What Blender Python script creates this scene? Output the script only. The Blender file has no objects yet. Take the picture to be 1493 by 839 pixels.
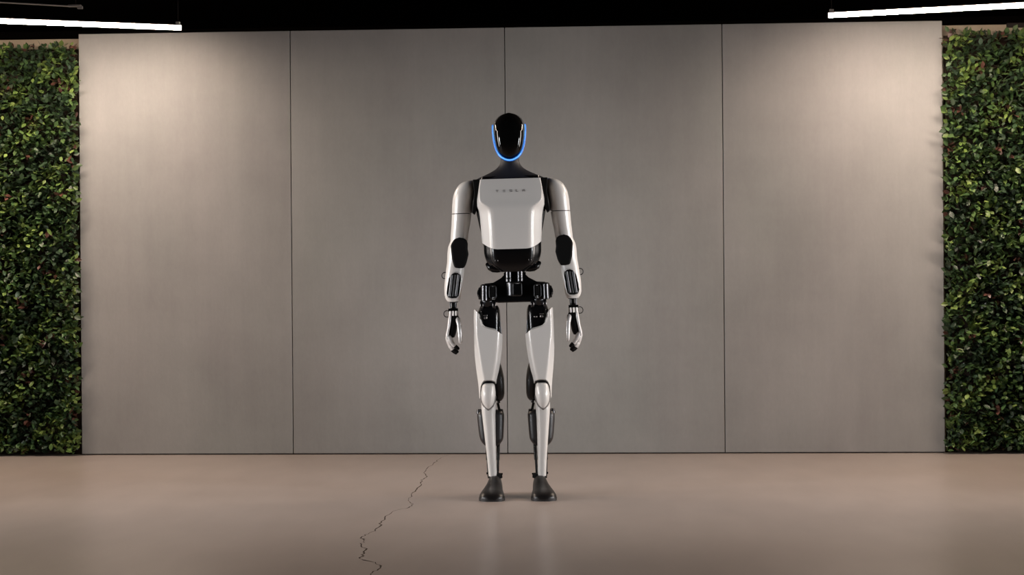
import bpy, bmesh, math, random
import numpy as np
from mathutils import Vector, Matrix

random.seed(7)
rng = np.random.default_rng(7)
scene = bpy.context.scene
COL = scene.collection
PI = math.pi

# ------------------------------------------------------------------ camera
CAM_LOC = Vector((0.5832, -10.0389, 0.9557))
YAW, PITCH, ROLL = 0.0549577, -0.0015962, -0.0076884
fwd = Vector((-math.sin(YAW) * math.cos(PITCH), math.cos(YAW) * math.cos(PITCH), math.sin(PITCH)))
rgt = Vector((math.cos(YAW), math.sin(YAW), 0))
up = rgt.cross(fwd)
r2 = math.cos(ROLL) * rgt + math.sin(ROLL) * up
u2 = -math.sin(ROLL) * rgt + math.cos(ROLL) * up
cam_data = bpy.data.cameras.new('camera')
cam_data.sensor_width = 36.0
cam_data.lens = 2600.0 / 1493.0 * 36.0
cam_data.clip_end = 100
cam = bpy.data.objects.new('camera', cam_data)
COL.objects.link(cam)
m = Matrix((r2, u2, -fwd)).transposed().to_4x4()
m.translation = CAM_LOC
cam.matrix_world = m
scene.camera = cam

# ------------------------------------------------------------------ world, lights, exposure
scene.view_settings.view_transform = 'Standard'
scene.view_settings.look = 'None'
scene.view_settings.gamma = 1.0
scene.view_settings.use_curve_mapping = False
scene.view_settings.exposure = 0.0
TUBE_STRENGTH = 270.0
world = bpy.data.worlds.new('room_ambience')
scene.world = world
world.use_nodes = True
bg = world.node_tree.nodes['Background']
bg.inputs['Color'].default_value = (1.0, 0.96, 0.94, 1)
bg.inputs['Strength'].default_value = 0.012


def area_light(name, loc, target, sx, sy, power, color, spread=180):
    d = bpy.data.lights.new(name, 'AREA')
    d.shape = 'RECTANGLE'
    d.size, d.size_y = sx, sy
    d.energy = power
    d.color = color
    d.spread = math.radians(spread)
    o = bpy.data.objects.new(name, d)
    COL.objects.link(o)
    o.location = loc
    o.rotation_euler = (Vector(target) - Vector(loc)).to_track_quat('-Z', 'Y').to_euler()
    return o


# upright strip lamps to either side of the stage, a pair further forward
P_SIDE, P_FRONT = 15, 11
area_light('side_lamp', (-3.9, -2.4, 1.35), (0.15, -1.95, 1.15), 0.55, 2.2, P_SIDE, (1.0, 0.92, 0.86), 70)
area_light('side_lamp', (4.1, -2.0, 1.35), (0.15, -1.95, 1.15), 0.55, 2.2, P_SIDE, (1.0, 0.92, 0.86), 70)
area_light('front_lamp', (-4.3, -4.3, 0.95), (0.15, -1.95, 0.75), 0.25, 1.6, P_FRONT, (0.95, 0.97, 1.0), 52)
area_light('front_lamp', (4.75, -3.8, 0.95), (0.15, -1.95, 0.75), 0.25, 1.6, P_FRONT, (0.95, 0.97, 1.0), 52)

# ------------------------------------------------------------------ helpers
def link(name, mesh, parent=None, material=None):
    o = bpy.data.objects.new(name, mesh)
    COL.objects.link(o)
    if material is not None:
        for mm in (material if isinstance(material, (list, tuple)) else [material]):
            mesh.materials.append(mm)
    if parent is not None:
        o.parent = parent
    return o


def make_mesh(name, verts, faces, angle=None):
    me = bpy.data.meshes.new(name)
    me.from_pydata([tuple(v) for v in verts], [], faces)
    me.validate()
    me.update()
    if angle is not None:
        me.shade_smooth()
        me.set_sharp_from_angle(angle=math.radians(angle))
    return me


def bevel(o, w, seg=2):
    b = o.modifiers.new('edge', 'BEVEL')
    b.width = w
    b.segments = seg
    b.limit_method = 'ANGLE'
    b.angle_limit = math.radians(35)
    return o


def box_vf(c, s):
    x, y, z = c
    a, b, d = s[0] / 2, s[1] / 2, s[2] / 2
    v = [(x + i * a, y + j * b, z + k * d) for i in (-1, 1) for j in (-1, 1) for k in (-1, 1)]
    f = [(0, 1, 3, 2), (4, 6, 7, 5), (0, 4, 5, 1), (2, 3, 7, 6), (0, 2, 6, 4), (1, 5, 7, 3)]
    return v, f


def empty(name, loc, rz=0):
    o = bpy.data.objects.new(name, None)
    COL.objects.link(o)
    o.location = loc
    o.rotation_euler = (0, 0, rz)
    o.empty_display_size = 0.1
    return o


def describe(o, label, cat, group=None):
    o['label'] = label
    o['category'] = cat
    if group:
        o['group'] = group


# ------------------------------------------------------------------ materials
def new_mat(name):
    mt = bpy.data.materials.new(name)
    mt.use_nodes = True
    return mt, mt.node_tree.nodes, mt.node_tree.links, mt.node_tree.nodes['Principled BSDF']


def simple(name, color, rough=0.5, metal=0.0, coat=0.0, noise=0.0, scale=30.0, spec=0.5):
    mt, n, l, p = new_mat(name)
    p.inputs['Roughness'].default_value = rough
    p.inputs['Metallic'].default_value = metal
    p.inputs['Coat Weight'].default_value = coat
    p.inputs['Coat Roughness'].default_value = 0.12
    p.inputs['Specular IOR Level'].default_value = spec
    tc = n.new('ShaderNodeTexCoord')
    nz = n.new('ShaderNodeTexNoise')
    nz.inputs['Scale'].default_value = scale
    nz.inputs['Detail'].default_value = 4
    l.new(tc.outputs['Object'], nz.inputs['Vector'])
    mr = n.new('ShaderNodeMapRange')
    mr.inputs['To Min'].default_value = 1 - noise
    mr.inputs['To Max'].default_value = 1 + noise
    l.new(nz.outputs['Fac'], mr.inputs['Value'])
    mx = n.new('ShaderNodeMix')
    mx.data_type = 'RGBA'
    mx.blend_type = 'MULTIPLY'
    mx.inputs[0].default_value = 1
    mx.inputs[6].default_value = (*color, 1)
    l.new(mr.outputs['Result'], mx.inputs[7])
    l.new(mx.outputs[2], p.inputs['Base Color'])
    return mt


def emissive(name, color, strength):
    mt, n, l, p = new_mat(name)
    p.inputs['Base Color'].default_value = (*color, 1)
    p.inputs['Emission Color'].default_value = (*color, 1)
    p.inputs['Emission Strength'].default_value = strength
    p.inputs['Roughness'].default_value = 0.4
    return mt


def concrete_panel():
    mt, n, l, p = new_mat('concrete_panel')
    tc = n.new('ShaderNodeTexCoord')
    oi = n.new('ShaderNodeObjectInfo')
    add = n.new('ShaderNodeVectorMath')
    add.operation = 'ADD'
    sc = n.new('ShaderNodeVectorMath')
    sc.operation = 'SCALE'
    sc.inputs[0].default_value = (37.0, 11.0, 23.0)
    l.new(oi.outputs['Random'], sc.inputs['Scale'])
    l.new(tc.outputs['Object'], add.inputs[0])
    l.new(sc.outputs[0], add.inputs[1])

    def noise(scale, detail, rough, stretch):
        mp = n.new('ShaderNodeMapping')
        mp.inputs['Scale'].default_value = stretch
        l.new(add.outputs[0], mp.inputs['Vector'])
        t = n.new('ShaderNodeTexNoise')
        t.inputs['Scale'].default_value = scale
        t.inputs['Detail'].default_value = detail
        t.inputs['Roughness'].default_value = rough
        l.new(mp.outputs[0], t.inputs['Vector'])
        return t.outputs['Fac']
    big = noise(1.6, 5, 0.6, (1, 1, 0.7))
    streak = noise(9.0, 5, 0.65, (1.6, 1, 0.10))
    hstreak = noise(6.0, 4, 0.6, (0.12, 1, 1.2))
    fine = noise(60, 3, 0.6, (1, 1, 0.5))

    def mrange(src, a, b, lo, hi):
        r = n.new('ShaderNodeMapRange')
        r.inputs['From Min'].default_value = a
        r.inputs['From Max'].default_value = b
        r.inputs['To Min'].default_value = lo
        r.inputs['To Max'].default_value = hi
        l.new(src, r.inputs['Value'])
        return r.outputs['Result']

    def mul(a, b):
        q = n.new('ShaderNodeMath')
        q.operation = 'MULTIPLY'
        l.new(a, q.inputs[0])
        l.new(b, q.inputs[1])
        return q.outputs[0]
    v = mul(mul(mrange(big, .3, .7, .88, 1.09), mrange(streak, .3, .7, .965, 1.025)),
            mul(mrange(hstreak, .3, .7, .98, 1.015), mrange(fine, .3, .7, .98, 1.02)))
    mx = n.new('ShaderNodeMix')
    mx.data_type = 'RGBA'
    mx.blend_type = 'MULTIPLY'
    mx.inputs[0].default_value = 1
    tint = n.new('ShaderNodeMix')
    tint.data_type = 'RGBA'
    tint.inputs[6].default_value = (0.39, 0.379, 0.378, 1)
    tint.inputs[7].default_value = (0.38, 0.384, 0.377, 1)
    l.new(mrange(noise(1.1, 2, .5, (1, 1, .6)), .35, .65, 0, 1), tint.inputs[0])
    l.new(tint.outputs[2], mx.inputs[6])
    l.new(v, mx.inputs[7])
    l.new(mx.outputs[2], p.inputs['Base Color'])
    p.inputs['Roughness'].default_value = 0.55
    p.inputs['Specular IOR Level'].default_value = 0.3
    bp = n.new('ShaderNodeBump')
    bp.inputs['Strength'].default_value = 0.06
    bp.inputs['Distance'].default_value = 0.01
    l.new(fine, bp.inputs['Height'])
    l.new(bp.outputs[0], p.inputs['Normal'])
    return mt


def floor_material():
    mt, n, l, p = new_mat('polished_screed')
    tc = n.new('ShaderNodeTexCoord')

    def noise(scale, detail, stretch):
        mp = n.new('ShaderNodeMapping')
        mp.inputs['Scale'].default_value = stretch
        l.new(tc.outputs['Object'], mp.inputs['Vector'])
        t = n.new('ShaderNodeTexNoise')
        t.inputs['Scale'].default_value = scale
        t.inputs['Detail'].default_value = detail
        l.new(mp.outputs[0], t.inputs['Vector'])
        return t.outputs['Fac']
    a = noise(1.3, 4, (1, .6, 1))
    b = noise(7.0, 5, (1, .35, 1))
    cr = n.new('ShaderNodeValToRGB')
    cr.color_ramp.elements[0].position = .3
    cr.color_ramp.elements[0].color = (0.425, 0.355, 0.325, 1)
    cr.color_ramp.elements[1].position = .7
    cr.color_ramp.elements[1].color = (0.47, 0.40, 0.37, 1)
    l.new(a, cr.inputs[0])
    mr = n.new('ShaderNodeMapRange')
    mr.inputs['From Min'].default_value = .3
    mr.inputs['From Max'].default_value = .7
    mr.inputs['To Min'].default_value = .95
    mr.inputs['To Max'].default_value = 1.04
    l.new(b, mr.inputs['Value'])
    mx = n.new('ShaderNodeMix')
    mx.data_type = 'RGBA'
    mx.blend_type = 'MULTIPLY'
    mx.inputs[0].default_value = 1
    l.new(cr.outputs[0], mx.inputs[6])
    l.new(mr.outputs[0], mx.inputs[7])
    l.new(mx.outputs[2], p.inputs['Base Color'])
    rr = n.new('ShaderNodeMapRange')
    rr.inputs['To Min'].default_value = .265
    rr.inputs['To Max'].default_value = .345
    l.new(a, rr.inputs['Value'])
    l.new(rr.outputs[0], p.inputs['Roughness'])
    p.inputs['Specular IOR Level'].default_value = 0.5
    return mt


def leaf_material():
    mt, n, l, p = new_mat('plastic_leaf')
    at = n.new('ShaderNodeAttribute')
    at.attribute_name = 'leaf_colour'
    l.new(at.outputs['Color'], p.inputs['Base Color'])
    p.inputs['Roughness'].default_value = 0.36
    p.inputs['Specular IOR Level'].default_value = 0.5
    return mt


M = {
    'concrete': concrete_panel(),
    'floor': floor_material(),
    'crack': simple('crack_dirt', (0.11, 0.085, 0.068), .9),
    'black_room': simple('black_paint', (0.030, 0.024, 0.022), .9, spec=.1),
    'carcass': simple('grey_carcass', (0.16, 0.15, 0.145), .8),
    'board': simple('beige_board', (0.42, 0.35, 0.27), .7, noise=.05),
    'mat': simple('brown_mesh_backing', (0.035, 0.02, 0.014), .9),
    'leaf': leaf_material(),
    'white': simple('white_shell', (0.645, 0.62, 0.595), .30, coat=.35, noise=.015, scale=6),
    'black': simple('black_gloss_shell', (0.003, 0.003, 0.0035), .20, noise=.1, scale=8, spec=.35),
    'soft_black': simple('black_soft_cover', (0.003, 0.0028, 0.0028), .7, spec=.12),
    'neck': simple('neck_cover', (0.012, 0.012, 0.016), .6, spec=.35),
    'visor': simple('visor_glass', (0.002, 0.002, 0.002), .06, spec=.3),
    'head': simple('head_shell', (0.022, 0.023, 0.027), .35),
    'metal': simple('steel', (0.45, 0.44, 0.44), .32, metal=1, noise=.05),
    'dark_metal': simple('dark_steel', (0.09, 0.09, 0.095), .32, metal=1, noise=.1),
    'hand_metal': simple('hand_shell', (0.60, 0.58, 0.57), .34, metal=.35, noise=.04),
    'seam': simple('dark_seam', (0.03, 0.028, 0.028), .7),
    'shade_grey': simple('shade_grey', (0.17, 0.16, 0.155), .5),
    'graphite': simple('graphite_cover', (0.012, 0.011, 0.012), .42),
    'shoe': simple('shoe_rubber', (0.008, 0.0065, 0.0065), .38, noise=.1, scale=40),
    'sole': simple('shoe_sole', (0.014, 0.012, 0.012), .6),
    'glow': emissive('blue_light', (0.012, 0.11, 0.48), 1.0),
    'glow_core': emissive('blue_white_light', (0.14, 0.44, 0.84), 1.0),
    'print': simple('grey_print', (0.13, 0.12, 0.12), .5),
    'tube': emissive('warm_white_diffuser', (1.0, 0.81, 0.645), TUBE_STRENGTH),
    'housing': simple('lamp_housing', (0.10, 0.09, 0.085), .5, metal=.3),
    'bracket': simple('lamp_bracket', (0.55, 0.52, 0.50), .4, metal=.6),
}

# ------------------------------------------------------------------ setting
WALL_H = 2.407


def structure(o, label=None):
    o['kind'] = 'structure'
    if label:
        o['label'] = label
    return o


# crack across the floor, from the wall to beyond the camera's lower edge
crack_w = [.2, .3, .5, 1, .8, 1.3, 1, 1.2, 1, 1.3, 1, .4, 1.3, 1.2, .5, .9, 1.1, 1.4, 1.4, .8, 1.3, .6, 1, 1.4, 1.2, 1.5, .8, .7, 1.3, 1.1, .8, .7, .7, 0.0]
pts = [Vector(q) for q in (
    (-0.3171, -0.0350, 0), (-0.3422, -0.1148, 0), (-0.3633, -0.2970, 0), (-0.3700, -0.5222, 0), (-0.3765, -0.8414, 0), (-0.3626, -1.0319, 0),
    (-0.3364, -1.1727, 0), (-0.3509, -1.3291, 0), (-0.3283, -1.5102, 0), (-0.3287, -1.7212, 0), (-0.3331, -1.9043, 0), (-0.3211, -2.1222, 0),
    (-0.2821, -2.2886, 0), (-0.2886, -2.4087, 0), (-0.3320, -2.5018, 0), (-0.3445, -2.6378, 0), (-0.3504, -2.8540, 0), (-0.3355, -2.9913, 0),
    (-0.3365, -3.1364, 0), (-0.3522, -3.2194, 0), (-0.3676, -3.3127, 0), (-0.3427, -3.4036, 0), (-0.3407, -3.4920, 0), (-0.3058, -3.6342, 0),
    (-0.2995, -3.7274, 0), (-0.3039, -3.8128, 0), (-0.2696, -3.8855, 0), (-0.2321, -3.9261, 0), (-0.2026, -4.0011, 0), (-0.2048, -4.0744, 0),
    (-0.2146, -4.1461, 0), (-0.2214, -4.2252, 0), (-0.2094, -4.3509, 0), (-0.2024, -4.5214, 0),
)]
line = []
for i in range(len(pts) - 1):
    a, b = pts[i], pts[i + 1]
    wa, wb = crack_w[i], crack_w[i + 1]
    for k in range(4):
        t = k / 4
        q = a.lerp(b, t)
        jx = 0 if k == 0 else random.uniform(-.008, .008)
        line.append((q.x + jx, q.y, max(.15, (wa * (1 - t) + wb * t) * random.uniform(.55, 1.25)) * .0023))
line.append((pts[-1].x, pts[-1].y, 0.0002))
line[0] = (line[0][0], line[0][1], .0002)
X0, X1, Y0, Y1 = -7.0, 7.0, -13.0, 3.0
bm = bmesh.new()
far_l, far_r = bm.verts.new((X0, Y1, 0)), bm.verts.new((X1, Y1, 0))
near_l, near_r = bm.verts.new((X0, Y0, 0)), bm.verts.new((X1, Y0, 0))
mid_far = bm.verts.new((line[0][0], Y1, 0))
mid_near = bm.verts.new((line[-1][0], Y0, 0))
L = [bm.verts.new((x - w, y, 0)) for x, y, w in line]
Rr = [bm.verts.new((x + w, y, 0)) for x, y, w in line]
bm.faces.new([mid_far, far_l, near_l, mid_near] + L[::-1])
bm.faces.new([mid_far] + Rr + [mid_near, near_r, far_r])
bm.faces.new([mid_far, L[0], Rr[0]])
bm.faces.new([mid_near, Rr[-1], L[-1]])
bmesh.ops.triangulate(bm, faces=bm.faces[:])
bmesh.ops.recalc_face_normals(bm, faces=bm.faces[:])
for f in bm.faces:
    if f.normal.z < 0:
        f.normal_flip()
me = bpy.data.meshes.new('floor')
bm.to_mesh(me)
bm.free()
floor = structure(link('floor', me, None, M['floor']))
cv, cf = [], []
for x, y, w in line:
    cv += [(x - w, y, 0), (x, y, -0.006), (x + w, y, 0)]
for i in range(len(line) - 1):
    a = i * 3
    cf += [(a, a + 1, a + 4, a + 3), (a + 1, a + 2, a + 5, a + 4)]
link('crack', make_mesh('crack', cv, cf), floor, M['crack'])
# slab below the groove
v, f = box_vf(((X0 + X1) / 2, (Y0 + Y1) / 2, -.06), (X1 - X0, Y1 - Y0, .1))
link('subfloor', make_mesh('subfloor', v, f), floor, M['crack'])

# concrete wall: four panels on a dark carcass
wall = structure(empty('wall_back', (0, 0, 0)))
PW, GAP = 1.22, .0045
v, f = box_vf((0, .02, WALL_H / 2 + .003), (PW - GAP, .04, WALL_H - .006))
panel_mesh = make_mesh('panel', v, f)
panel_mesh.materials.append(M['concrete'])
for k in range(4):
    o = bpy.data.objects.new('panel', panel_mesh)
    COL.objects.link(o)
    o.parent = wall
    o.location = (-1.83 + k * PW, 0, 0)
    bevel(o, .0025, 2)
v, f = box_vf((0, .05, WALL_H / 2 - .01), (PW * 4 - .03, .018, WALL_H - .02))
link('carcass', make_mesh('carcass', v, f), wall, M['carcass'])
# boards behind the hedges
for side, xa, xb in (('left', -4.3, -2.425), ('right', 2.425, 4.3)):
    v, f = box_vf(((xa + xb) / 2, .085, 2.39 / 2), (xb - xa, .04, 2.39))
    structure(bevel(link('wall_' + side, make_mesh('wall_' + side, v, f), None, M['board']), .003))
# black room behind and above
v, f = box_vf((0, 2.95, 1.6), (14, .1, 3.2))
structure(link('wall_rear', make_mesh('wall_rear', v, f), None, M['black_room']))
v, f = box_vf((0, .0, 2.90), (14, 6.0, .1))
structure(link('ceiling', make_mesh('ceiling', v, f), None, M['black_room']))

# ------------------------------------------------------------------ robot
S = 321.0
ROOT = Vector((0.1575, -1.9500, 0))
robot = empty('humanoid_robot', ROOT, YAW)
describe(robot, 'white and black humanoid robot with glowing blue face ring, standing on the floor', 'robot')


def axis_px(py):
    return 741.5 + 0.0242 * (py - 165.0)


def zz(py):
    return (722.0 - py) / S


def lx(px, py):
    return (px - axis_px(py)) / S


def smooth(a, b, t):
    t = min(1, max(0, (t - a) / (b - a)))
    return t * t * (3 - 2 * t)


def warp(p):
    x, y, z = p
    return (x - .0165 * z, y, z + .022 * x * smooth(.25, .9, z))


def pchip(xs, ys, x):
    xs, ys = np.asarray(xs, float), np.asarray(ys, float)
    h = np.diff(xs)
    d = (np.diff(ys, axis=0).T / h).T
    m_ = np.zeros_like(ys)
    m_[0], m_[-1] = d[0], d[-1]
    for i in range(1, len(xs) - 1):
        a, b = d[i - 1], d[i]
        ok = a * b > 0
        w1, w2 = 2 * h[i] + h[i - 1], h[i] + 2 * h[i - 1]
        with np.errstate(divide='ignore', invalid='ignore'):
            hm = (w1 + w2) / (w1 / a + w2 / b)
        m_[i] = np.where(ok, hm, 0)
    x = min(max(x, xs[0]), xs[-1])
    i = min(int(np.searchsorted(xs, x, side='right')) - 1, len(xs) - 2)
    t = (x - xs[i]) / h[i]
    return ((2 * t**3 - 3 * t**2 + 1) * ys[i] + (t**3 - 2 * t**2 + t) * h[i] * m_[i]
            + (-2 * t**3 + 3 * t**2) * ys[i + 1] + (t**3 - t**2) * h[i] * m_[i + 1])


def round_poly(cs, k=5):
    out = []
    n = len(cs)
    for i in range(n):
        p0, p1, p2 = np.array(cs[i - 1][:2]), np.array(cs[i][:2]), np.array(cs[(i + 1) % n][:2])
        r = cs[i][2]
        d1, d2 = p0 - p1, p2 - p1
        l1, l2 = np.linalg.norm(d1) + 1e-9, np.linalg.norm(d2) + 1e-9
        a, b = p1 + d1 / l1 * min(r, .45 * l1), p1 + d2 / l2 * min(r, .45 * l2)
        for j in range(k):
            t = j / (k - 1)
            out.append((1 - t)**2 * a + 2 * t * (1 - t) * p1 + t * t * b)
    full = []
    for i, q in enumerate(out):
        full.append(q)
        if i % k == k - 1:
            nx = out[(i + 1) % len(out)]
            full += [q + (nx - q) * (j / 6) for j in range(1, 6)]
    return np.array(full)


def poly_section(keys, centred=False):
    """keys: (py, [(px or u, y, r) ...]); u is px from the axis on the viewer's left, mirrored to close the outline"""
    ks = [kk[0] for kk in keys]
    vals = [np.array(kk[1], float) for kk in keys]

    def f(py):
        c = pchip(ks, vals, py)
        if centred:
            cs = [(-u / S, y, r) for u, y, r in c] + [(u / S, y, r) for u, y, r in c[::-1]]
        else:
            cs = [(lx(px, py), y, r) for px, y, r in c]
        return round_poly(cs)
    return f


def ell_section(keys, centred=False, n=28):
    """keys: (py, left px, right px, front y, back y, power); centred: (py, half width px, front, back, power)"""
    ks = [kk[0] for kk in keys]
    vals = np.array([kk[1:] for kk in keys], float)

    def f(py):
        c = pchip(ks, vals, py)
        if centred:
            x0, x1, y0, y1, pw = -c[0] / S, c[0] / S, c[1], c[2], c[3]
        else:
            x0, x1, y0, y1, pw = lx(c[0], py), lx(c[1], py), c[2], c[3], c[4]
        out = []
        for i in range(n):
            a = 2 * PI * i / n
            ca, sa = math.cos(a), math.sin(a)
            out.append(((x0 + x1) / 2 + (x1 - x0) / 2 * math.copysign(abs(ca)**(2 / pw), ca),
                        (y0 + y1) / 2 + (y1 - y0) / 2 * math.copysign(abs(sa)**(2 / pw), sa)))
        return np.array(out)
    return f


def loft(sec, top, bot, nt=14, cap_top=True, cap_bot=True, end_ease=False):
    """top / bot: py, or a function (local x, y) -> py so that a shell may have a curved edge"""
    ft = top if callable(top) else (lambda x, y: top)
    fb = bot if callable(bot) else (lambda x, y: bot)
    g0 = sec(top) if not callable(top) else None
    mid_t = np.mean([ft(*q) for q in (g0 if g0 is not None else sec(fb(0, 0) - 30))])
    st, sb = sec(mid_t), None
    n = len(st)
    tops = np.array([ft(*q) for q in st])
    sb = sec(np.mean([fb(*q) for q in sec(mid_t + 40)]) if callable(bot) else bot)
    bots = np.array([fb(*q) for q in sb])
    V_, F_ = [], []
    for j in range(nt + 1):
        t = j / nt
        if end_ease:
            t = (1 - math.cos(PI * t)) / 2
        for i in range(n):
            py = tops[i] * (1 - t) + bots[i] * t
            q = sec(py)[i]
            V_.append((q[0], q[1], zz(py)))
    for j in range(nt):
        for i in range(n):
            a, b = j * n + i, j * n + (i + 1) % n
            F_.append((a, b, b + n, a + n))
    if cap_top:
        c = np.mean(V_[:n], axis=0)
        V_.append(tuple(c))
        k = len(V_) - 1
        F_ += [(k, (i + 1) % n, i) for i in range(n)]
    if cap_bot:
        c = np.mean(V_[nt * n:nt * n + n], axis=0)
        V_.append(tuple(c))
        k = len(V_) - 1
        F_ += [(k, nt * n + i, nt * n + (i + 1) % n) for i in range(n)]
    return V_, F_


def frame_of(d):
    d = np.array(d, float)
    d /= np.linalg.norm(d) + 1e-12
    a = np.array([0, 0, 1.0]) if abs(d[2]) < .9 else np.array([0, 1.0, 0])
    u = np.cross(d, a)
    u /= np.linalg.norm(u)
    return u, np.cross(d, u)


def tube(path, radii, n=12, closed=False, round_ends=False):
    path = [np.array(p, float) for p in path]
    radii = list(radii) if hasattr(radii, '__len__') else [radii] * len(path)
    if round_ends:
        d0 = path[0] - path[1]
        d0 /= np.linalg.norm(d0)
        d1 = path[-1] - path[-2]
        d1 /= np.linalg.norm(d1)
        r0, r1 = radii[0], radii[-1]
        pre = [(path[0] + d0 * r0 * math.sin(a), r0 * math.cos(a)) for a in (1.45, 1.1, .6)]
        post = [(path[-1] + d1 * r1 * math.sin(a), r1 * math.cos(a)) for a in (.6, 1.1, 1.45)]
        path = [p for p, _ in pre] + path + [p for p, _ in post]
        radii = [r for _, r in pre] + radii + [r for _, r in post]
    V_, F_ = [], []
    k = len(path)
    pu = None
    for i in range(k):
        if closed:
            d = path[(i + 1) % k] - path[i - 1]
        else:
            d = path[min(i + 1, k - 1)] - path[max(i - 1, 0)]
        d = d / (np.linalg.norm(d) + 1e-12)
        if pu is None:
            u, w = frame_of(d)
        else:
            u = pu - d * (pu @ d)
            u /= np.linalg.norm(u)
            w = np.cross(d, u)
        pu = u
        for j in range(n):
            a = 2 * PI * j / n
            V_.append(tuple(path[i] + radii[i] * (math.cos(a) * u + math.sin(a) * w)))
    for i in range(k if closed else k - 1):
        for j in range(n):
            a, b = i * n + j, i * n + (j + 1) % n
            c, d = ((i + 1) % k) * n + (j + 1) % n, ((i + 1) % k) * n + j
            F_.append((a, b, c, d))
    if not closed:
        F_.append(tuple(range(n))[::-1])
        F_.append(tuple((k - 1) * n + j for j in range(n)))
    return V_, F_


def cyl(p0, p1, r0, r1=None, n=20, ch=.15):
    """cylinder with chamfered ends"""
    r1 = r0 if r1 is None else r1
    p0, p1 = np.array(p0, float), np.array(p1, float)
    L_ = np.linalg.norm(p1 - p0)
    e = min(ch * max(r0, r1), .3 * L_) / L_
    return tube([p0, p0 + (p1 - p0) * e, p1 - (p1 - p0) * e, p1], [r0 - ch * r0, r0, r1, r1 - ch * r1], n)


def prism(poly, y0, y1):
    n = len(poly)
    V_ = [(lx(a, b), y0, zz(b)) for a, b in poly] + [(lx(a, b), y1, zz(b)) for a, b in poly]
    F_ = [tuple(range(n)), tuple(range(2 * n - 1, n - 1, -1))]
    F_ += [(i, i + n, (i + 1) % n + n, (i + 1) % n) for i in range(n)]
    return V_, F_


def merge(*vfs):
    V_, F_ = [], []
    for v_, f_ in vfs:
        k = len(V_)
        V_ += list(v_)
        F_ += [tuple(i + k for i in q) for q in f_]
    return V_, F_


def P(px, py, y):
    return (lx(px, py), y, zz(py))


def part(name, vf, mat, parent=robot, side=0, angle=40, bev=0, dx=0.0, label=None):
    """side 0: as built; 1: mirrored to the viewer's right"""
    V_, F_ = vf
    V_ = [((-q[0] if side else q[0]) + dx, q[1], q[2]) for q in V_]
    V_ = [warp(q) for q in V_]
    me_ = make_mesh(name, V_, F_)
    b_ = bmesh.new()
    b_.from_mesh(me_)
    bmesh.ops.recalc_face_normals(b_, faces=b_.faces[:])
    b_.to_mesh(me_)
    b_.free()
    if angle:
        me_.shade_smooth()
        me_.set_sharp_from_angle(angle=math.radians(angle))
    o = link(name, me_, parent, mat)
    if bev:
        bevel(o, bev, 3)
        w_ = o.modifiers.new('normals', 'WEIGHTED_NORMAL')
        w_.keep_sharp = True
    if label:
        o['label'] = label
    return o


# ---- head
head_keys = [(165.2, 2, -.03, .01, 2), (166, 6, -.055, .04, 2), (168, 11.5, -.07, .065, 2), (172, 17, -.085, .085, 2),
             (177, 21, -.093, .097, 2), (183, 22.6, -.098, .102, 2.1), (192, 23.0, -.10, .10, 2.1), (202, 22.2, -.10, .09, 2.1),
             (212, 20.2, -.098, .075, 2.1), (221, 17.8, -.092, .06, 2.1), (229, 14, -.085, .045, 2), (235, 9, -.075, .03, 2), (237, 6, -.06, .02, 2)]
head = part('head', loft(ell_section(head_keys, True, 36), 165.2, 237, 30), M['head'], angle=60)
vis_keys = [(166.5, 3, -.07, -.03, 2), (168, 8, -.087, -.02, 2), (172, 14, -.10, -.02, 2), (178, 18.5, -.111, -.02, 2.1),
            (186, 21.0, -.119, -.02, 2.2), (195, 21.4, -.123, -.02, 2.3), (206, 20.6, -.123, -.02, 2.4), (216, 18.8, -.119, -.02, 2.4),
            (225, 15.6, -.110, -.02, 2.3), (231, 11.5, -.100, -.02, 2.2), (234.5, 6, -.088, -.02, 2)]
part('visor', loft(ell_section(vis_keys, True, 44), 166.5, 234.5, 34), M['visor'], head, angle=60)
ring = [(182.5, 23.4, .012), (187, 23.5, .004), (193, 23.3, -.008), (200, 22.8, -.02), (208, 21.7, -.036), (215, 20.2, -.054), (221, 18.4, -.070), (226.5, 15.8, -.084), (231, 12.0, -.093), (234, 7.2, -.097), (235.3, 3.4, -.098)]
rp = [(-u / S, y, zz(py)) for py, u, y in ring] + [(0, -.098, zz(235.7))] + [(u / S, y, zz(py)) for py, u, y in ring[::-1]]
part('light_ring', tube(rp, .0054, 10, round_ends=True), M['glow'], head, angle=80)
rp2 = [(x * 1.0, y - .0035, z) for x, y, z in rp]
part('light_core', tube(rp2, .0027, 8, round_ends=True), M['glow_core'], head, angle=80)

# ---- neck
neck_keys = [(222, 13, -.045, .05, 2), (236, 14, -.05, .055, 2), (241, 16, -.053, .06, 2), (246, 20.5, -.058, .065, 2), (251, 29, -.063, .075, 2.1),
             (256, 40, -.068, .08, 2.2), (260, 49, -.075, .085, 2.3), (264, 53, -.082, .09, 2.4), (270, 53, -.082, .09, 2.4)]
part('neck', loft(ell_section(neck_keys, True, 40), 222, 270, 20), M['neck'], angle=60)

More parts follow.
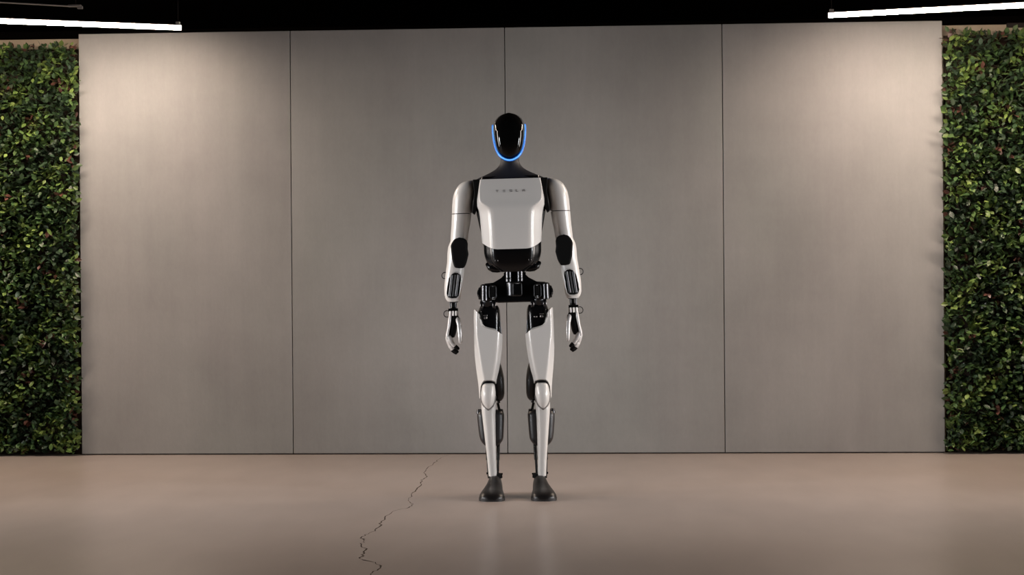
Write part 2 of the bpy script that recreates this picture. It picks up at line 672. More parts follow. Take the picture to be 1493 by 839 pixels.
# ---- chest
core_keys = [(258, [(42, -.065, .02), (42, .07, .03)]), (290, [(48, -.07, .02), (48, .10, .03)]), (305, [(50.5, -.06, .02), (49, .10, .03)]),
             (325, [(47.5, -.05, .02), (46, .10, .03)]), (345, [(43, -.05, .02), (43, .09, .03)]), (366, [(40, -.05, .02), (40, .08, .03)])]
part('torso_core', loft(poly_section(core_keys, True), 258, 366, 12), M['black'])
ch = [(262, [(43, -.099, .005), (43.8, -.066, .02), (44, .05, .02)]),
      (280, [(45.4, -.110, .005), (47, -.068, .02), (46, .05, .02)]),
      (294, [(44.5, -.119, .008), (49.2, -.074, .02), (47, .05, .02)]),
      (300, [(38, -.125, .012), (49.2, -.074, .02), (47, .05, .02)]),
      (306, [(31, -.128, .015), (47.6, -.070, .02), (46, .05, .02)]),
      (316, [(29, -.127, .018), (45.6, -.066, .02), (44, .05, .02)]),
      (335, [(28.5, -.124, .018), (44.3, -.062, .02), (43, .05, .02)]),
      (352, [(28, -.118, .018), (43.6, -.058, .02), (42, .05, .02)]),
      (368, [(27, -.112, .018), (42.6, -.055, .02), (41, .05, .02)])]


def chest_bottom(x, y):
    u = abs(x) * S
    return 363.8 - (max(0, u - 20) / 23.0)**2 * 10.5


chest = part('chest', loft(poly_section(ch, True), 262.3, chest_bottom, 34), M['white'], angle=30)
# lettering, each letter cut as flat strokes lying on the sloping chest plate
strokes = {
    'T': [(-1, 1, 1, .62), (-.2, .45, .2, -1)],
    'E': [(-1, 1, 1, .65), (-1, .18, 1, -.18), (-1, -.65, 1, -1)],
    'S': [(-1, 1, 1, .65), (-1, .18, 1, -.18), (-1, -.65, 1, -1), (-1, 1, -.6, 0), (.6, 0, 1, -1)],
    'L': [(-1, 1, -.55, -1), (-1, -.6, 1, -1)],
    'A': [(-1, 1, 1, .65), (-1, .3, -.6, -1), (.6, .3, 1, -1), (-1, .18, 1, -.15)],
}
for chx, u in (('T', -19.2), ('E', -9.2), ('S', .6), ('L', 9.4), ('A', 19.0)):
    vfs = []
    for x0, z0, x1, z1 in strokes[chx]:
        cx, cz = (x0 + x1) / 2 * .0054, (z0 + z1) / 2 * .0052
        bx, bz = abs(x1 - x0) * .0054, abs(z1 - z0) * .0052
        py = 280.0 - cz * S
        yy = -.1105 + (280 - py) * (.0115 / 18)
        vfs.append(box_vf((u / S + cx, yy, zz(py)), (bx, .0016, bz)))
    part('letter', merge(*vfs), M['print'], chest, angle=0)

# ---- abdomen
ab = [(348, [(27.5, -.108, .02), (42.3, -.055, .02), (40, .06, .02)]), (366, [(27, -.106, .02), (42, -.055, .02), (40, .06, .02)]),
      (380, [(26, -.100, .02), (39, -.052, .02), (37, .06, .02)]), (386, [(25, -.096, .02), (35, -.05, .02), (33, .06, .02)]),
      (391, [(21, -.09, .02), (27, -.048, .02), (26, .05, .02)]), (396, [(15, -.078, .015), (18, -.045, .015), (18, .04, .02)])]
abdomen = part('abdomen', loft(poly_section(ab, True), 348, 396.5, 16), M['black'], angle=45, dx=.003)
for sd in (0, 1):
    t_ = [P(709.5, 385, -.03), P(713, 388.5, -.035), P(718, 391, -.04), P(724, 392.5, -.04), P(730, 393, -.035)]
    part('actuator_pod', tube(t_, [.010, .0165, .018, .015, .011], 16, round_ends=True), M['black'], abdomen, sd, 60, dx=.005)
    part('bolt', cyl(P(713.5, 390, -.050), P(713.5, 390, -.058), .006), M['dark_metal'], abdomen, sd, 40, dx=.005)
    part('bolt', cyl(P(722.5, 380, -.100), P(722.5, 380, -.1045), .007), M['dark_metal'], abdomen, sd, 40, dx=.005)

# ---- waist and pelvis (shifted a little to the viewer's right)
WD = .010
waist = part('waist', merge(cyl(P(747.2, 393, .0), P(747.2, 412, .0), .046, .052),
                            box_vf((0, -.01, zz(400)), (.100, .07, .016))), M['black'], dx=WD, bev=.002)
for u in (-9.0, 7.5):
    q = u / S
    part('cylinder', cyl((q, -.058, zz(396)), (q, -.058, zz(411)), .0135), M['dark_metal'], waist, dx=WD)
    part('collar', cyl((q, -.058, zz(405)), (q, -.058, zz(407)), .0155), M['black'], waist, dx=WD)
part('rotor', cyl((-.008, -.055, zz(411)), (-.008, -.055, zz(432)), .031), M['dark_metal'], waist, dx=WD)


def rect_frame(px, py, w, h, y, t=.0022, r=.008):
    """rounded rectangular frame as a closed tube"""
    cx, cz = lx(px, py), zz(py)
    a, b = w / 2 / S, h / 2 / S
    path = []
    for sx, sz, a0 in ((1, 1, 0), (-1, 1, 90), (-1, -1, 180), (1, -1, 270)):
        for k in range(4):
            an = math.radians(a0 + 30 * k)
            path.append((cx + sx * (a - r) + r * math.cos(an), y, cz + sz * (b - r) + r * math.sin(an)))
    return tube(path, t, 8, closed=True)


part('cover_frame', rect_frame(751, 422, 12.5, 18.5, -.088), M['dark_metal'], waist, dx=WD)
part('cover', prism([(746, 414), (756, 414), (756, 430.5), (746, 430.5)], -.088, -.06), M['black'], waist, dx=WD, bev=.003)
pel = [(731, 401), (727.5, 405), (716, 411.5), (704, 412.5), (699, 416), (698, 424), (700, 437), (724, 441)]
pel_r = [(2 * axis_px(b) - a, b) for a, b in pel[::-1]]
pelvis = part('pelvis', prism(pel + pel_r, -.052, .07), M['black'], dx=WD, bev=.006)

# ---- legs
thigh_k = [(440, [(691, -.035, .012), (694, -.078, .010), (729, -.078, .012), (733, -.035, .02), (732, .05, .02), (692, .05, .02)]),
           (485, [(690.6, -.038, .012), (695, -.088, .008), (727.5, -.088, .014), (733.2, -.045, .02), (731, .06, .02), (693, .06, .02)]),
           (500, [(691, -.038, .012), (697.2, -.090, .008), (726.5, -.090, .014), (733, -.045, .02), (730, .06, .02), (694, .06, .02)]),
           (520, [(692.2, -.038, .012), (700.2, -.090, .008), (724.5, -.090, .014), (731, -.045, .02), (728, .055, .02), (696, .055, .02)]),
           (540, [(694.3, -.036, .012), (703.6, -.088, .008), (721.5, -.088, .014), (728, -.042, .02), (725, .04, .02), (699, .04, .02)]),
           (553, [(696, -.034, .012), (706, -.084, .008), (719.3, -.084, .012), (725, -.04, .02), (722, .03, .02), (701, .03, .02)]),
           (584, [(699, -.030, .012), (707, -.078, .008), (718.5, -.078, .012), (721.5, -.036, .02), (719, .02, .02), (703, .02, .02)])]


def interp(tab, v):
    return float(np.interp(v, [a for a, _ in tab], [b for _, b in tab]))


def thigh_top(x, y):
    px = x * S + axis_px(470)
    return interp([(690, 450), (694, 450), (696.5, 455), (698, 464), (700, 470), (703.5, 474.5), (708, 476.8), (726, 481.5), (731, 486), (735, 489)], px)


def thigh_bot(x, y):
    px = x * S + axis_px(565)
    return interp([(695, 582), (699.3, 580), (700.0, 572), (701.3, 563), (703.6, 556.5), (706, 553.2), (710, 552.3), (716, 552.3), (718.8, 553.2), (721, 555.5), (722.6, 560), (723.8, 566), (726, 567)], px)


shin_k = [(578, 701.5, 722.5, -.070, .012, 2.6), (594, 702, 722.8, -.074, .018, 2.6), (606, 703.2, 722.4, -.072, .02, 2.6), (625, 705.3, 722.6, -.066, .018, 2.5),
          (648, 708, 723, -.058, .012, 2.5), (670, 710.4, 723.7, -.050, .006, 2.4), (694, 712.6, 724.6, -.046, .000, 2.3)]
knee_k = [(557.5, 706.5, 719.5, -.080, -.03, 2.2), (560, 704.0, 721.3, -.092, -.03, 2.2), (566, 702.4, 722.3, -.101, -.03, 2.1), (574, 701.6, 722.9, -.106, -.03, 2.0),
          (582, 702.2, 722.0, -.104, -.03, 2.0), (588, 704.3, 720.2, -.098, -.03, 2.0), (593, 708, 716.5, -.088, -.03, 2.0), (595, 711.2, 713.6, -.078, -.04, 2)]
for sd in (0, 1):
    # hip
    hip = part('hip_actuator', merge(cyl(P(709, 413.5, -.035), P(709, 438, -.035), .037), box_vf((lx(716, 425), -.02, zz(425)), (.05, .06, .07))), M['black'], side=sd, dx=WD, bev=.003)
    part('cylinder', cyl(P(703.5, 415, -.070), P(703.5, 437.5, -.070), .0135), M['dark_metal'], hip, sd, dx=WD)
    part('cover_frame', rect_frame(715.5, 425, 10, 18, -.081), M['dark_metal'], hip, sd, dx=WD)
    part('cover', prism([(711.5, 417.5), (719.5, 417.5), (719.5, 432.5), (711.5, 432.5)], -.080, -.05), M['soft_black'], hip, sd, dx=WD, bev=.003)
    part('housing', cyl(P(704.5, 426.5, -.045), P(704.5, 426.5, .04), .037, n=28), M['black'], hip, sd, dx=WD)
    for yk in (421.5, 432):
        part('knob', cyl(P(701, yk, -.03), P(694.5, yk, -.03), .0105), M['black'], hip, sd, dx=WD)
    part('bracket', merge(cyl(P(700, 443, -.035), P(722, 443, -.035), .019), cyl(P(711, 436, -.03), P(711, 455, -.03), .030, .026)), M['dark_metal'], hip, sd)
    for pxk in (702.5, 720.5):
        part('bearing', cyl(P(pxk - 2.5, 444, -.050), P(pxk + 2.5, 444, -.050), .018), M['dark_metal'], hip, sd)
    # thigh
    mk = [(445, 701, 726, -.056, .03, 2.6), (451, 697.6, 728.6, -.066, .045, 3), (462, 697, 729.6, -.071, .05, 3.2), (478, 698, 730, -.072, .05, 3), (492, 699, 729, -.07, .045, 3)]
    thigh = part('thigh', loft(poly_section(thigh_k), thigh_top, thigh_bot, 30), M['white'], side=sd, angle=30)
    part('thigh_motor', loft(ell_section(mk), 445, 492, 14), M['black'], thigh, sd, 60)
    part('clamp', merge(box_vf(P(708, 462, -.075), (.014, .012, .010)), box_vf(P(708, 458.5, -.072), (.018, .010, .004))), M['metal'], thigh, sd, 0, bev=.0015)
    if sd:
        part('clamp', box_vf(P(717, 462.5, -.075), (.014, .010, .006)), M['metal'], thigh, sd, 0, bev=.0015)
    part('inner_strut', cyl(P(728.5, 466, -.055), P(730.3, 486, -.06), .0035), M['dark_metal'], thigh, sd)
    # knee
    kc = [(545, 703, 722, -.070, .02, 3), (556, 702.3, 722.3, -.074, .02, 3), (572, 700.2, 724, -.066, .02, 3), (586, 701.5, 723, -.06, .015, 3)]
    joint = part('knee_joint', loft(ell_section(kc), 545, 586, 10), M['soft_black'], side=sd, angle=60)
    part('knee_cap', loft(ell_section(knee_k), 557.5, 595, 22), M['white'], joint, sd, 60, label='white knee cap')
    kg = [(576, 700.8, 723.8, -.098, -.03, 2.0), (582, 701.2, 723.0, -.097, -.03, 2.0), (588, 703.0, 721.4, -.091, -.03, 2.0), (594, 706.6, 718.0, -.083, -.03, 2.0), (596.8, 710.4, 714.4, -.076, -.04, 2)]
    part('knee_shade_rim', loft(ell_section(kg), 576, 596.8, 12), M['shade_grey'], joint, sd, 60)  # added grey rim, painted shade along the lower edge of the knee cap
    hk = [(528, 719, 729, .005, .05, 2.2), (540, 718, 732.5, -.005, .065, 2.4), (556, 718, 735, -.01, .07, 2.6), (574, 719, 735.5, -.005, .065, 2.6), (581, 720, 734, .0, .06, 2.4), (585, 722, 731, .01, .05, 2)]
    part('thigh_actuator', loft(ell_section(hk), 528, 585, 16), M['graphite'], thigh, sd, 60)
    part('link_pin', cyl(P(727, 582, .01), P(727, 588, .01), .007), M['dark_metal'], joint, sd)
    # shin
    shin = part('shin', loft(ell_section(shin_k), 578, 693.5, 26), M['white'], side=sd, angle=60)
    ck = [(598.5, 699, 731, .012, .07, 3), (602, 696.5, 734, .0, .085, 3.2), (606, 695.4, 735, -.004, .09, 3.4), (625, 697, 734.6, -.004, .09, 3.4), (641, 699.6, 733.6, -.002, .085, 3.4), (647, 703, 730.5, .005, .075, 3), (651, 707, 727, .015, .065, 2.6)]
    calf = part('calf_actuator', loft(ell_section(ck), 598.5, 651, 22), M['graphite'], shin, sd, 50)
    for pxk in (698.8, 729.5):
        part('cap', cyl(P(pxk, 597, .03), P(pxk, 604, .03), .012, .015), M['dark_metal'], shin, sd)
    part('post', cyl(P(725.5, 588, .02), P(728.5, 600, .02), .006), M['black'], shin, sd)
    part('push_rod', merge(cyl(P(726.5, 648, .03), P(726, 672, .03), .0080), cyl(P(726, 670, .03), P(725.5, 696, .03), .0060)), M['black'], shin, sd)
    part('push_rod', merge(cyl(P(710.5, 648, .03), P(711, 672, .03), .0080), cyl(P(711, 670, .03), P(712.5, 696, .03), .0060)), M['black'], shin, sd)
    # foot
    ax = lx(721.5, 705)
    ft = [(.072, .012, .045, 0), (.066, .024, .066, 0), (.045, .0335, .088, 0), (.01, .0350, .095, 0), (-.03, .0350, .094, .001), (-.055, .0365, .090, .002), (-.09, .041, .078, .004), (-.13, .048, .063, .008),
          (-.17, .0545, .052, .011), (-.205, .0565, .045, .012), (-.232, .0500, .037, .012), (-.247, .038, .028, .011), (-.255, .020, .018, .010)]
    V_, F_ = [], []
    NS = 22
    ftd = [pchip([-q[0] for q in ft], [q for q in ft], -yq) for yq in np.linspace(.072, -.255, 34)]
    for yq, hw, hh, off in ftd:
        for i in range(NS):
            a = PI * i / (NS - 1)
            ca, sa = math.cos(a), math.sin(a)
            V_.append((ax - off + hw * math.copysign(abs(ca)**.75, ca), yq, .010 + (hh - .010) * abs(sa)**.85))
        for i in range(5):
            t = (i + 1) / 6
            V_.append((ax - off - hw + 2 * hw * t, yq, .008))
    n_ = NS + 5
    for j in range(len(ftd) - 1):
        for i in range(n_):
            a, b = j * n_ + i, j * n_ + (i + 1) % n_
            F_.append((a, b, b + n_, a + n_))
    F_.append(tuple(range(n_)))
    F_.append(tuple((len(ftd) - 1) * n_ + i for i in range(n_))[::-1])
    foot = part('foot', (V_, F_), M['shoe'], side=sd, angle=60)
    so = [(ax - o_ + s_ * h_ * 1.02, y_) for s_ in (1, -1) for y_, h_, _, o_ in (ftd if s_ == 1 else ftd[::-1])]
    ns = len(so)
    SV = [(x_, y_, .0) for x_, y_ in so] + [(x_, y_, .013) for x_, y_ in so]
    SF = [tuple(range(ns))[::-1], tuple(range(ns, 2 * ns))] + [(i, (i + 1) % ns, (i + 1) % ns + ns, i + ns) for i in range(ns)]
    part('sole', (SV, SF), M['sole'], foot, sd, 40)
    ank = [(686, 713, 731.5, -.03, .03, 2.2), (691, 711.8, 732.2, -.034, .036, 2.4), (697, 711, 732.6, -.036, .04, 2.4)]
    part('ankle_cuff', loft(ell_section(ank), 690.8, 697, 4), M['soft_black'], foot, sd, 50)
    part('bolt', cyl(P(711.5, 690, -.01), P(709.2, 690, -.01), .005), M['black'], foot, sd)
    part('bolt', cyl(P(731, 691, -.01), P(733, 691, -.01), .004), M['black'], foot, sd)

# ---- arms
sh_k = [(261.6, 684, 689, -.018, .02, 2), (262.4, 679, 691.5, -.032, .035, 2), (264.5, 673.5, 692.5, -.044, .05, 2.1), (268, 668.8, 692.6, -.054, .058, 2.2),
        (274, 664.6, 692.2, -.061, .064, 2.3), (283, 661, 691, -.066, .066, 2.3), (295, 659.4, 689.5, -.064, .064, 2.3), (310, 658.8, 687.6, -.058, .058, 2.3)]
ua_k = [(309, 658.8, 687.6, -.058, .058, 2.3), (325, 658.2, 685.6, -.054, .054, 2.3), (340, 657.2, 683.2, -.050, .052, 2.3), (352, 656.6, 682, -.048, .05, 2.3), (362, 657, 681, -.046, .05, 2.3)]
fa_k = [(344, 657.5, 681, -.044, .05, 2.3), (350, 656.3, 681, -.046, .052, 2.3), (357, 653.5, 680.8, -.048, .054, 2.3), (366, 652.2, 680.6, -.048, .054, 2.3), (378, 651.8, 679.8, -.047, .052, 2.4),
        (390, 650.4, 677.6, -.046, .05, 2.5), (402, 649, 675.6, -.045, .047, 2.6), (416, 647.8, 673.6, -.043, .044, 2.7), (427, 648, 672.4, -.041, .041, 2.7), (433, 649.6, 671.4, -.037, .037, 2.6), (437.5, 652.5, 669.6, -.032, .032, 2.5)]
for sd in (0, 1):
    strap = [(689.5, 261.5), (702, 261.5), (699.5, 276), (697, 291), (695.5, 303), (692, 311.5), (688.2, 309), (690.5, 294), (691.5, 280)]
    part('shoulder_strap', prism(strap, -.070, .05), M['soft_black'], side=sd, bev=.004)
    shoulder = part('shoulder', loft(ell_section(sh_k, n=36), 261.6, 309.4, 26), M['white'], side=sd, angle=60)
    sk = [(300, 660, 686.4, -.055, .055, 2.3), (322, 660, 684.4, -.052, .052, 2.3)]
    part('seam_ring', loft(ell_section(sk, n=36), 300, 322, 2), M['seam'], shoulder, sd, 60)
    part('upper_arm', loft(ell_section(ua_k, n=36), 310.6, 362, 16), M['white'], side=sd, angle=60)
    forearm = part('forearm', loft(ell_section(fa_k, n=36), 344, 437.5, 28), M['white'], side=sd, angle=60)
    pad = [(663, 346.5), (670, 344.6), (679, 346.6), (682, 351), (681.6, 361), (683, 369), (680.4, 380), (677, 389), (670, 389.4), (663, 388), (659.6, 376), (657.4, 355.5)]
    part('elbow_pad', prism(pad, -.064, .045), M['soft_black'], side=sd, bev=.008)
    vent = [(659.5, 396.5), (663.5, 394.6), (668, 395.2), (672, 398.5), (673, 405), (671.6, 420), (669.5, 429.5), (666, 432.8), (659, 433), (654, 431), (651.6, 425.5), (652.2, 418), (655.2, 403)]
    part('vent', prism(vent, -.050, -.02), M['soft_black'], forearm, sd, bev=.002, label='dark oval opening in the forearm')
    vr = [P(a, b, -.0485) for a, b in vent]
    part('vent_rim', tube(vr, .0026, 8, closed=True), M['hand_metal'], forearm, sd, 60)
    for (a0, a1, r_, mt_) in ((659.3, 655.9, .0058, 'dark_metal'), (664.2, 660.6, .0040, 'graphite'), (668.9, 665.2, .0058, 'dark_metal')):
        part('actuator', cyl(P(a0, 398.5, -.051), P(a1, 429.5, -.050), r_), M[mt_], forearm, sd)
    part('cuff', cyl(P(660.8, 434.5, 0), P(660.8, 438.5, 0), .026, .024), M['seam'], forearm, sd)
    lp = [P(649.8 + 4.6 * math.cos(a) - 1.0, 399 + 4.6 * math.sin(a), -.01) for a in np.linspace(1.3, 5.0, 14)]
    part('cable_loop', tube(lp, .0022, 8), M['graphite'], forearm, sd, 80)
    # wrist
    wrist = part('wrist', merge(cyl(P(660.8, 437, 0), P(660.8, 449, 0), .011), cyl(P(656.4, 437, -.012), P(657.2, 450, -.012), .0035), cyl(P(665, 437, -.012), P(664.6, 450, -.012), .0035),
                                cyl(P(660, 437, .016), P(660, 450, .016), .0035)), M['dark_metal'], side=sd)
    part('joint', merge(box_vf(P(660.8, 449.5, 0), (.044, .056, .014)), cyl(P(660.8, 447.5, -.026), P(660.8, 447.5, .026), .010)), M['black'], wrist, sd, bev=.002)
    for pxk in (656.8, 661, 665.6):
        part('screw', cyl(P(pxk, 451, -.034), P(pxk - .3, 458, -.036), .0046, n=14), M['bracket'], wrist, sd)
    lp = [P(651.8 + 4.8 * math.cos(a), 455 + 4.8 * math.sin(a), -.004) for a in np.linspace(.9, 5.4, 14)]
    part('cable_loop', tube(lp, .0020, 8), M['graphite'], wrist, sd, 80)
    # hand: palm faces the thigh, thumb in front, fingers stacked in depth
    pk = [(451, 655.5, 667.5, -.026, .026, 3), (459, 656, 668, -.034, .034, 3), (472, 656, 666.6, -.037, .038, 3), (484, 653.6, 664.8, -.036, .038, 3), (490, 652.4, 662.5, -.032, .035, 3)]
    hand = part('hand', loft(ell_section(pk), 451, 490, 12), M['soft_black'], side=sd, angle=60)
    bk = [(457, 654.2, 658.6, -.036, .036, 2.6), (462, 653.4, 659.0, -.040, .040, 2.8), (476, 651.8, 657.2, -.042, .042, 2.8), (488, 649.6, 655.4, -.041, .041, 2.8), (492, 649.8, 655.2, -.038, .039, 2.6)]
    part('back_shell', loft(ell_section(bk), 457, 492, 12), M['hand_metal'], hand, sd, 60, label='silver shell over the back of the hand')
    fingers = [(-.031, [(655.0, 489), (660.0, 498.5), (664.0, 503), (667.8, 506)], .0108),
               (-.011, [(653.0, 490), (657.5, 501.5), (662.0, 507.5), (666.4, 511)], .0112),
               (.010, [(652.4, 491), (655.8, 502), (660.0, 509), (664.4, 513)], .0106),
               (.029, [(653.0, 490), (657.0, 500), (661.0, 506), (665.0, 509)], .0088)]
    for yk, pth, r_ in fingers:
        pp = [P(a, b, yk) for a, b in pth]
        d1 = [np.array(pp[0]) * (1 - t) + np.array(pp[1]) * t for t in (0, .5, .92)]
        d2 = [np.array(pp[1]) * (1 - t) + np.array(pp[2]) * t for t in (.08, .9)]
        d3 = [np.array(pp[2]) * (1 - t) + np.array(pp[3]) * t for t in (0, .5, 1)]
        fo = part('finger', merge(tube(d1, [r_, r_ * 1.02, r_ * .92], 12, round_ends=True), tube(d2, [r_ * .92, r_ * .86], 12, round_ends=True)), M['hand_metal'], hand, sd, 60)
        part('fingertip', tube(d3, [r_ * .9, r_ * .88, r_ * .72], 12, round_ends=True), M['soft_black'], hand, sd, 60, label='black rubber fingertip')
    th = [np.array(P(*q)) for q in ((667.5, 461, -.028), (670.0, 472, -.045), (671.0, 484, -.052), (671.6, 496.5, -.048))]
    part('thumb', merge(tube([th[0] * .25 + th[1] * .75 - (th[1] - th[0]) * .5, th[1]], [.0118, .0112], 12, round_ends=True), tube([th[1] * .9 + th[2] * .1, th[2]], [.0110, .0102], 12, round_ends=True),
                        tube([th[2] * .9 + th[3] * .1, th[3]], [.0100, .0084], 12, round_ends=True)), M['hand_metal'], hand, sd, 60)
    part('thumb_joint', tube([P(664.5, 458, -.02), P(668.6, 465, -.034)], [.0105, .0100], 12, round_ends=True), M['black'], hand, sd, 60)

# ------------------------------------------------------------------ hedges
leaf_v = np.array([(0, 0, 0), (.30, .30, .045), (.62, .34, .05), (1.0, 0, -.03), (.62, -.34, .05), (.30, -.30, .045), (.33, 0, 0), (.66, 0, .0)])
leaf_f = np.array([(0, 6, 1), (1, 6, 7), (1, 7, 2), (2, 7, 3), (0, 5, 6), (5, 7, 6), (5, 4, 7), (4, 3, 7)])
GREENS = np.array([(.036, .068, .030), (.052, .100, .034), (.030, .052, .030), (.078, .135, .040), (.125, .195, .048), (.175, .245, .065), (.065, .088, .055), (.080, .034, .026), (.105, .046, .034)])


def leaf_colours(x, z, n):
    """species come in soft clumps: dark, mid, lime and a few reddish sprigs"""
    g = (np.sin(x * 17.3 + 2.1 * np.sin(z * 9.1)) + np.sin(z * 21.7 + 1.7 * np.sin(x * 13.0 + 1.0)) + np.sin((x - z) * 31.0)) / 3
    k = g + rng.normal(0, .42, n)
    idx = np.where(k > .80, 5, np.where(k > .52, 4, np.where(k > .25, 3, np.where(k > -.1, 1, np.where(k > -.5, 0, 2)))))
    red = (np.sin(x * 23.0 + 5 * np.sin(z * 6.3)) * np.sin(z * 15.0 + 1.3) > .86) & (rng.random(n) < .65)
    idx = np.where(red, rng.choice([7, 8], n), idx)
    idx = np.where(rng.random(n) < .05, 6, idx)
    return GREENS[idx] * rng.uniform(.95, 1.6, (n, 1))


def leaf_basis(n, spread):
    """outward (-y) pointing leaf axes, tipped every way, and a random roll"""
    d = np.stack([rng.normal(0, spread, n), -np.abs(rng.normal(.55, .3, n)) - .1, rng.normal(.12, spread, n)], 1)
    d /= np.linalg.norm(d, axis=1)[:, None]
    ref = np.stack([rng.normal(0, .5, n), rng.normal(-.4, .4, n), np.ones(n)], 1)
    s = np.cross(d, ref)
    s /= np.linalg.norm(s, axis=1)[:, None]
    u = np.cross(s, d)
    return d, s, u


def leaf_cloud(name, n, xa, xb, za, zb, ya, yb, lo, hi, parent, edge=None):
    x = rng.uniform(xa, xb, n)
    z = rng.uniform(za, zb, n)
    yv = rng.uniform(ya, yb, n)
    d, s, u = leaf_basis(n, .62)
    ln = rng.uniform(lo, hi, n)
    c = np.stack([x, yv, z], 1)
    # keep tips above the floor, clear of the concrete and within the mat
    tip = c + d * ln[:, None]
    d[:, 2] = np.where(tip[:, 2] < .012, np.abs(d[:, 2]), d[:, 2])
    tip = c + d * ln[:, None]
    lim = 2.4395
    inner = np.minimum(np.abs(tip[:, 0]), np.abs(c[:, 0])) - ln * .2
    bad = (inner < lim) & (np.maximum(tip[:, 1], c[:, 1]) > -.014)
    keep = ~bad
    c, d, s, u, ln = c[keep], d[keep], s[keep], u[keep], ln[keep]
    n = len(c)
    V_ = (c[:, None, :] + ln[:, None, None] * (leaf_v[None, :, 0:1] * d[:, None] + .78 * leaf_v[None, :, 1:2] * s[:, None] + leaf_v[None, :, 2:3] * u[:, None])).reshape(-1, 3)
    V_[:, 2] = np.maximum(V_[:, 2], .003)
    F_ = (leaf_f[None] + (np.arange(n) * len(leaf_v))[:, None, None]).reshape(-1, 3)
    me_ = bpy.data.meshes.new(name)
    me_.vertices.add(len(V_))
    me_.vertices.foreach_set('co', V_.astype(np.float32).ravel())
    me_.loops.add(F_.size)
    me_.loops.foreach_set('vertex_index', F_.astype(np.int32).ravel())
    me_.polygons.add(len(F_))
    me_.polygons.foreach_set('loop_start', np.arange(0, F_.size, 3, dtype=np.int32))
    me_.update(calc_edges=True)
    colr = leaf_colours(c[:, 0], c[:, 2], n)
    colr = np.concatenate([colr, np.ones((n, 1))], 1)
    at = me_.color_attributes.new('leaf_colour', 'FLOAT_COLOR', 'POINT')
    at.data.foreach_set('color', np.repeat(colr, len(leaf_v), axis=0).astype(np.float32).ravel())
    o = link(name, me_, parent, M['leaf'])
    return o


single = []
for k, cidx in enumerate((0, 1, 3, 4, 5, 7)):
    me_ = make_mesh('leaf', leaf_v * np.array([1, .78, 1]), [tuple(int(i) for i in q) for q in leaf_f])
    at = me_.color_attributes.new('leaf_colour', 'FLOAT_COLOR', 'POINT')
    at.data.foreach_set('color', np.tile([*GREENS[cidx], 1.0], len(leaf_v)).astype(np.float32))
    me_.materials.append(M['leaf'])
    single.append(me_)

for sgn, lab in ((-1, 'tall panel of artificial green leaves left of the concrete wall, dark towards the floor'),
                 (1, 'tall panel of artificial green leaves right of the concrete wall, lime clump near its top')):
    xa, xb = sorted((sgn * 2.452, sgn * 3.45))
    h = empty('hedge_panel', ((xa + xb) / 2, .03, 0))
    describe(h, lab, 'hedge', 'leaf panels flanking the concrete wall')
    off = Vector((-(xa + xb) / 2, -.03, 0))
    v, f = box_vf((0, .028, 1.165), (xb - xa - .01, .012, 2.33))
    link('backing_mesh', make_mesh('backing_mesh', v, f), h, M['mat'])
    o = leaf_cloud('foliage', 17000, *sorted((sgn * 2.444, sgn * 3.45)), .012, 2.335, -.062, .028, .030, .050, h)
    o.location = off
    o['kind'] = 'stuff'
    # the leaves that stick out furthest, one by one
    n = 200
    d, s, u = leaf_basis(n, .7)
    for i in range(n):
        if i < 76:      # over the edge of the concrete
            c = Vector((sgn * (2.452 + random.uniform(-.006, .016)), random.uniform(-.07, -.04), random.uniform(.05, 2.3)))
            d[i] = np.array([-sgn * random.uniform(.4, 1), -random.uniform(.05, .45), random.uniform(-.4, .6)])
        elif i < 90:    # over the top
            c = Vector((sgn * random.uniform(2.46, 3.1), random.uniform(-.04, .03), random.uniform(2.31, 2.34)))
            d[i] = np.array([random.uniform(-.5, .5), -random.uniform(.1, .6), random.uniform(.4, 1)])
        else:
            c = Vector((sgn * random.uniform(2.47, 3.0), random.uniform(-.06, -.045), random.uniform(.06, 2.3)))
        dd = Vector(d[i]).normalized()
        ref = Vector((random.uniform(-.4, .4), -1, random.uniform(-.5, .5))) if i < 90 else Vector((random.uniform(-.5, .5), random.uniform(-.9, 0), 1))
        ss = dd.cross(ref).normalized()
        uu = ss.cross(dd)
        ln = random.uniform(.034, .052)
        lo_ = bpy.data.objects.new('leaf', random.choices(single, [3, 4, 3, 2, 1.5, .8])[0])
        COL.objects.link(lo_)
        lo_.parent = h
        mm = Matrix((dd * ln, ss * ln, uu * ln)).transposed().to_4x4()
        mm.translation = c + off
        lo_.matrix_basis = mm

# ------------------------------------------------------------------ lamps under the ceiling
def arc_profile(a0, a1, r, k=14):
    return [(r * math.cos(math.radians(a0 + (a1 - a0) * i / k)), r * math.sin(math.radians(a0 + (a1 - a0) * i / k))) for i in range(k + 1)]


def extrude_profile(prof, p0, dvec, nvec, length):
    """closed profile (n, z) swept along dvec"""
    k = len(prof)
    V_ = []
    for s_ in (0, length):
        for a, b in prof:
            q = p0 + dvec * s_ + nvec * a + Vector((0, 0, 1)) * b
            V_.append(tuple(q))
    F_ = [tuple(range(k)), tuple(range(2 * k - 1, k - 1, -1))] + [(i, i + k, (i + 1) % k + k, (i + 1) % k) for i in range(k)]
    return V_, F_


CEIL = 2.85


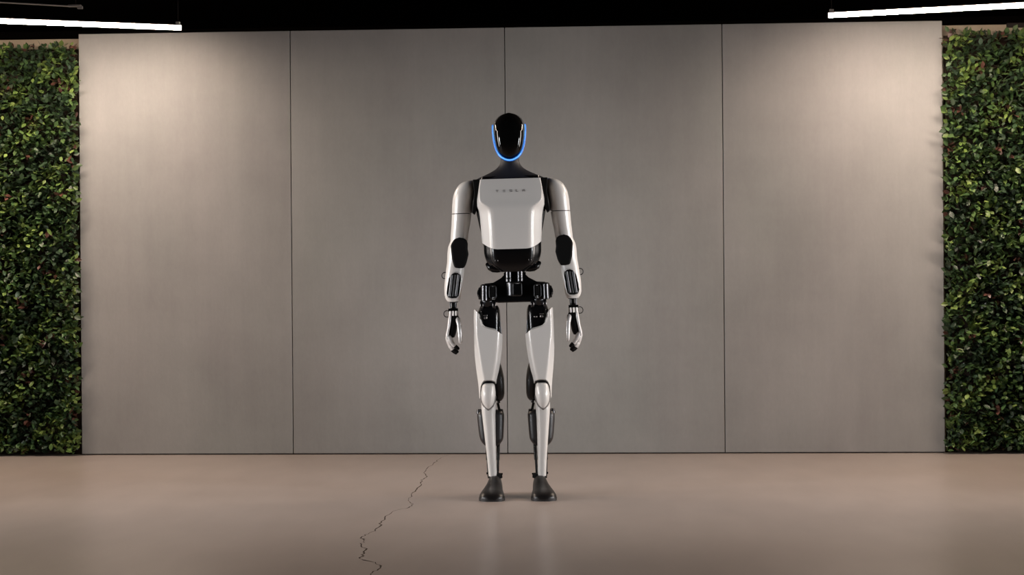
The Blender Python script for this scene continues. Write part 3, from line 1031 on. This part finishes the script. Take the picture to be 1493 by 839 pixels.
def tube_light(end, direction, length, label):
    end = Vector(end)
    dv = Vector((*direction, 0)).normalized()
    nv = Vector((-dv.y, dv.x, 0))
    if nv.y < 0:
        nv = -nv
    t = empty('tube_light', end)
    describe(t, label, 'light', 'linear lamps hanging under the black ceiling')
    z0 = Vector((0, 0, 0))
    A0, A1 = -215, -42
    v_, f_ = extrude_profile(arc_profile(A0, A1, .0145), z0 + dv * .004, dv, nv, length - .008)
    link('diffuser', make_mesh('diffuser', v_, f_, 40), t, M['tube'])
    v_, f_ = extrude_profile(arc_profile(A1, 145, .0165) + arc_profile(145, A1, .0138), z0 + dv * .004, dv, nv, length - .008)
    link('housing', make_mesh('housing', v_, f_, 40), t, M['housing'])
    for s_ in (0, length - .006):
        v_, f_ = extrude_profile(arc_profile(0, 340, .0172, 17), dv * s_, dv, nv, .006)
        link('end_cap', make_mesh('end_cap', v_, f_, 40), t, M['housing'])
    for s_ in (.02, length * .55):
        q = dv * s_
        v_, f_ = box_vf((0, 0, 0), (.022, .022, .016))
        c = link('clip', make_mesh('clip', v_, f_), t, M['bracket'])
        c.location = q + Vector((0, 0, .021))
        v_, f_ = cyl((0, 0, .014), (0, 0, CEIL - end.z - .001), .0015, n=8)
        w = link('suspension_rod', make_mesh('suspension_rod', v_, f_), t, M['black_room'])
        w.location = q
    return t


tube_light((-1.744, -.4, 2.377), (-.89, -.35), 2.3, 'warm white tube light hanging above the left hedge and first concrete panel')
tube_light((1.747, -.5, 2.374), (.97, -.25), 2.3, 'warm white tube light hanging above the right hedge and last concrete panel')

# unlit rail with a bracket, above the left tube
a = Vector((-2.3628, -0.2000, 2.5306))
b = Vector((-2.8237, -0.2000, 2.5497))
tr = empty('ceiling_rail', a)
describe(tr, 'thin unlit grey rail with a small end bracket, above the left tube light', 'rail')
dv = Vector((b.x - a.x, -.1, b.z - a.z))
dv2 = dv * 3
v, f = tube([(0, 0, 0), tuple(dv2)], .0045, 8)
link('rail', make_mesh('rail', v, f, 40), tr, M['bracket'])
v, f = merge(box_vf((-.035, 0, .006), (.075, .02, .012)), box_vf((-.005, 0, -.004), (.03, .018, .016)))
bevel(link('end_bracket', make_mesh('end_bracket', v, f), tr, M['bracket']), .002)
for q in (Vector((-.03, 0, .01)), dv2 * .7):
    v, f = cyl((q.x, q.y, q.z), (q.x, q.y, CEIL - a.z), .0025, n=8)
    link('suspension_rod', make_mesh('suspension_rod', v, f), tr, M['black_room'])
# dark cable trunking lying on top of the right board
v, f = box_vf((.35, 0, 0), (.70, .020, .026))
o = bevel(link('cable_trunking', make_mesh('cable_trunking', v, f), None, M['black_room']), .002)
o.location = (2.8046, .0552, 2.383)
describe(o, 'dark cable trunking fixed along the top of the board above the right hedge', 'trunking')
